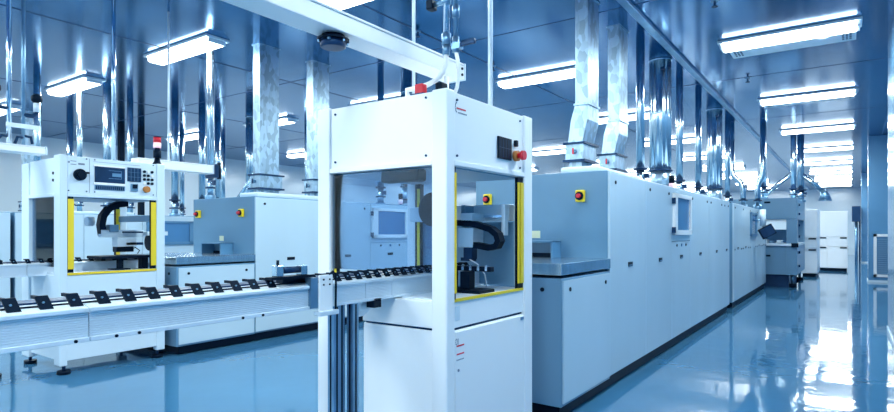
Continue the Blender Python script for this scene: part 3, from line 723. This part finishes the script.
B().box(-5.70, -5.66, 2.72, 2.90, 1.19, 1.205).build('slide', 'dark', t)
B().box(-5.68, -5.66, 2.74, 2.90, 1.075, 1.10).build('slide', 'dark', t)
B().box(-5.8, -5.5, 2.45, 2.9, .955, .98, bev=.003).build('pallet_rail', 'black', t)
B().box(-5.6, -5.55, 2.62, 2.66, .85, .955).build('lift_post', 'black', t); B().box(-5.6, -5.53, 2.82, 2.88, .85, .955).build('lift_post', 'black', t); B().box(-5.64, -5.5, 2.56, 2.7, .85, .862).build('lift_base', 'black', t)
B().cyl((X0+.25, YA+.5, 1.3), (X0+.25, YA+.44, 1.3), .045, 24).build('motor_disc', 'white2', t)
B().box(X0+.16, X0+.19, YA+.25, YA+.3, .95, 1.48).build('glass_frame', 'dark', t)
# signal tower
sx, sy = X1-.05, YB-.05
sg = B().tube([(sx, sy, ZT-.002), (sx, sy, ZT+.02), (sx, sy, ZT+.06)], [.045, .03, .02]).build('signal_tower', 'black', t)
B().cyl((sx, sy, ZT+.06), (sx, sy, ZT+.13), .035).build('black_section', 'black', sg)
B().cyl((sx, sy, ZT+.13), (sx, sy, ZT+.155), .024).build('neck', 'black', sg)
B().cyl((sx, sy, ZT+.155), (sx, sy, ZT+.205), .034).build('lower_red_lens', 'redlens', sg)
B().cyl((sx, sy, ZT+.21), (sx, sy, ZT+.255), .034).build('upper_red_lens', 'red', sg)
B().cyl((sx, sy, ZT+.255), (sx, sy, ZT+.262), .034).build('cap', 'black', sg)
# black round part sticking out past the right post
B().cyl((-5.72, 2.985, 1.10), (-5.72, 3.03, 1.10), .085, 28).build('motor_wheel', 'black', t)
B().box(-5.76, -5.68, 2.95, 3.16, 1.165, 1.205, bev=.004).build('arm_end', 'white2', t)
m2 = t

# conduits, pipes and hangers on the machines' tops
for (x, y, lab) in ((-12.72, 6.05, 'left of two black conduits rising behind the left machine hood'), (-12.62, 6.42, 'right of two black conduits rising behind the left machine hood')):
    t = thing('cable_conduit', (x, y, TD), lab, 'conduit', 'black conduits above the left machine')
    B().cyl((x, y, TD), (x, y, TD+.05), .09).build('gland', 'steeld', t)
    B().box(x-.05, x+.05, y-.05, y+.05, TD+.05, CEIL-.001).build('trunking', 'black', t)
def rod(x, y, z0, r, label, m='alu', nm='hanging_rod'):
    t = thing(nm, (x, y, z0), label, 'pipe')
    B().cyl((x, y, z0), (x, y, CEIL), r, 14).build('tube', m, t)
    B().cyl((x, y, z0), (x, y, z0+.02), r*1.8, 14).build('base_collar', m, t)
    B().cyl((x, y, CEIL-.02), (x, y, CEIL-.001), r*1.8, 14).build('ceiling_collar', m, t)
rod(-1.80, 3.03, 1.875, .015, 'slim pale pipe standing behind the white machine hood, right of the valves', nm='support_pipe')
rod(-2.27, 2.87, 1.875, .011, 'slim pale pipe behind the overhead tray, left of the valves', nm='support_pipe')
rod(-5.74, 2.66, 1.828, .018, 'slim steel pipe left of the two black conduits', 'chrome', nm='support_pipe')

# ------------------------------------------------------------------ overhead trays
def tray(x0, x1, ya, yb, z0, z1, label, rods):
    t = thing('cable_tray', ((x0+x1)/2, yb, z0), label, 'cable tray')
    B().box(x0, x1, ya, yb, z0, z1, bev=.004).build('trunking', 'white', t)
    l = B().box(x0-.006, x1+.006, ya, yb-.01, z1, z1+.012, bev=.003); l.build('lid', 'white', t)
    B().box(x0-.004, x1+.004, yb, yb+.012, z0-.004, z1+.016, bev=.002).build('end_plate', 'alu', t)
    for (x, y) in rods:
        B().cyl((x, y, z1+.005), (x, y, CEIL), .01, 12).build('hanger', 'alu', t)
    return t
ta = tray(-1.98, -1.84, -3.0, 2.80, 2.088, 2.165, 'white overhead cable tray above the foreground conveyor', ((-1.91, -.6), (-1.91, .5)))
for zz in (2.11, 2.145): B().cyl((-1.839, 2.775, zz), (-1.834, 2.775, zz), .008, 10).build('bolt', 'black', ta)
t = thing('ceiling_speaker', (-1.91, 1.83, 2.04), 'round black speaker hanging under the white overhead tray', 'speaker')
B().tube([(-1.91, 1.83, 2.087), (-1.91, 1.83, 2.07)], [.05, .05], 28).tube([(-1.91, 1.83, 2.07), (-1.91, 1.83, 2.06)], [.072, .072], 28).build('rim', 'black', t)
B().tube([(-1.91, 1.83, 2.06), (-1.91, 1.83, 2.035), (-1.91, 1.83, 2.03)], [.06, .057, .05], 28).build('grille', 'dark', t)
for k in range(6):
    a = k*math.pi/3; B().box(-1.91+.064*math.cos(a)-.005, -1.91+.064*math.cos(a)+.005, 1.83+.064*math.sin(a)-.005, 1.83+.064*math.sin(a)+.005, 2.05, 2.06).build('clip', 'steeld', t)
tb = tray(-5.98, -5.80, -2.0, 2.12, 1.885, 1.935, 'white overhead cable tray at the left edge, ending above the left machine', ((-5.89, .3),))
tc = tray(-5.9, -5.76, 2.9, 3.72, 1.845, 1.925, 'short white overhead tray right of the signal tower', ((-5.83, 3.25),))
B().box(-5.93, -5.73, 3.73, 3.77, 1.80, 1.95, bev=.006).build('end_bracket', 'dark', tc)
B().cyl((-5.76, 3.79, 1.79), (-5.76, 3.79, 1.97), .022).build('clamp_knob', 'black', tc)

# ------------------------------------------------------------------ compressed-air drops with valves
def air_drop(x, y, zend, label, parts):
    t = thing('air_line', (x, y, zend), label, 'air line')
    for f in parts: f(t)
    return t
x, y = -1.70, 2.42
t = thing('air_line', (x, y, 1.88), 'steel air line with black lever valve and white hose above the near post', 'air line')
B().cyl((x, y, 2.2), (x, y, CEIL), .016, 14).build('pipe', 'chrome', t)
v = B().cyl((x, y, 2.16), (x, y, 2.22), .024, 14); v.cyl((x, y, 2.11), (x, y, 2.16), .019, 14); v.build('valve', 'steeld', t)
B().cyl((x, y, 2.37), (x, y, 2.40), .024, 12).build('collar', 'steeld', t)
B().tube([(x, y, 2.385), (x-.08, y, 2.385)], .012).build('valve_stem', 'steeld', t)
B().box(x-.115, x-.075, y-.025, y+.025, 2.36, 2.41, bev=.006).build('valve_knob', 'black', t)
B().tube([(x, y, 2.12), (x-.002, y-.004, 2.06), (x-.015, y-.01, 2.02), (x-.05, y-.02, 1.985), (x-.10, y-.03, 1.965), (x-.17, y-.04, 1.955), (x-.22, y-.05, 1.95), (x-.215, y-.05, 1.92), (x-.18, y-.05, 1.887)], .013, 12).build('hose', 'white', t)
B().cyl((x, y, 1.877), (x, y, 2.0), .013, 12).build('riser', 'white', t)
x, y = -1.655, 2.44
t = thing('air_line', (x, y, 1.88), 'steel air line with two blue levers, right of the black-knobbed line', 'air line')
B().cyl((x, y, 2.2), (x, y, CEIL), .012, 14).build('pipe', 'steeld', t)
B().cyl((x, y, 2.3), (x, y, 2.36), .019, 12).build('valve', 'steeld', t)
v = B().cyl((x, y, 2.12), (x, y, 2.2), .018, 12); v.box(x-.018, x+.035, y-.018, y+.018, 2.135, 2.165); v.build('valve', 'steeld', t)
B().box(x+.02, x+.12, y-.012, y+.004, 2.145, 2.165, bev=.004).build('lever', 'dark', t)
B().box(x+.01, x+.09, y+.03, y+.05, 2.175, 2.19, bev=.004).build('lever', 'dark', t)
B().tube([(x, y, 2.13), (x+.012, y, 2.08), (x+.018, y, 2.0), (x+.008, y, 1.94), (x-.012, y, 1.9), (x-.014, y, 1.877)], .010, 10).build('hose', 'white', t)
B().box(x-.06, x-.02, y-.1, y-.04, 1.877, 1.955, bev=.008).build('connector', 'black', t)
t = thing('cable_plug', (-1.75, 2.27, 1.876), 'red plug on top of the white machine hood', 'plug')
B().box(-1.775, -1.725, 2.25, 2.29, 1.884, 1.935, bev=.005).build('body', 'red', t)
B().box(-1.785, -1.715, 2.24, 2.30, 1.874, 1.886).build('base', 'dark', t)
x, y = -5.90, 1.88
t = thing('air_line', (x, y, 1.945), 'bright steel air line with a black knob at the left edge of the view', 'air line')
B().cyl((x, y, 1.946), (x, y, CEIL), .02, 14).build('pipe', 'chrome', t)
def knobset(t, x, y, z, s):
    B().tube([(x, y, z), (x-.0, y+s*.07, z), (x, y+s*.1, z+.03), (x, y+s*.1, z+.12)], .018, 12).build('elbow', 'dark', t)
    B().cyl((x, y+s*.1, z+.04), (x, y+s*.1, z+.12), .026, 12).build('valve', 'alu', t)
    B().tube([(x, y+s*.1, z+.12), (x, y+s*.1, z+.14), (x, y+s*.1, z+.18), (x, y+s*.1, z+.2)], [.02, .042, .042, .02], 16).build('knob', 'black', t)
knobset(t, x, y, 2.26, -1)
B().tube([(x, y, 2.02), (x+.02, y-.06, 2.02), (x+.02, y-.1, 1.96)], .012, 10).build('hose', 'dark', t)
x, y = -5.90, 1.985
t = thing('air_line', (x, y, 1.945), 'dull air line with a black knob, second from the left edge', 'air line')
B().cyl((x, y, 1.946), (x, y, CEIL), .014, 14).build('pipe', 'steeld', t)
knobset(t, x, y, 2.22, 1)
B().tube([(x, y, 2.02), (x+.02, y-.05, 2.02), (x+.02, y-.07, 1.96)], .012, 10).build('hose', 'dark', t)
B().tube([(x, y, 2.04), (x+.02, y+.05, 2.03), (x+.02, y+.06, 1.97)], .012, 10).build('hose', 'dark', t)
B().box(x+.005, x+.02, y-.13, y+.12, 2.10, 2.14, bev=.003).build('clamp_plate', 'alu', t)

# ------------------------------------------------------------------ camera
th = math.atan(403/575)
cam = bpy.data.cameras.new('camera'); co = bpy.data.objects.new('camera', cam); COL.objects.link(co)
co.location = (0, 0, H); co.rotation_euler = (math.pi/2, 0, th)
cam.sensor_width = 36; cam.lens = 575/894*36; cam.shift_y = (232-206)/894; cam.clip_start = .02
S.camera = co

wd = bpy.data.worlds.new('world'); S.world = wd; wd.use_nodes = True
wd.node_tree.nodes['Background'].inputs['Color'].default_value = (.35, .6, 1, 1)
wd.node_tree.nodes['Background'].inputs['Strength'].default_value = .2
S.view_settings.view_transform = 'Standard'; S.view_settings.look = 'None'
S.view_settings.exposure = 2.0; S.view_settings.gamma = 1
S.cycles.max_bounces = 8; S.cycles.diffuse_bounces = 4; S.cycles.glossy_bounces = 4; S.cycles.transparent_max_bounces = 8
S.cycles.use_denoising = True; S.cycles.sample_clamp_indirect = 6
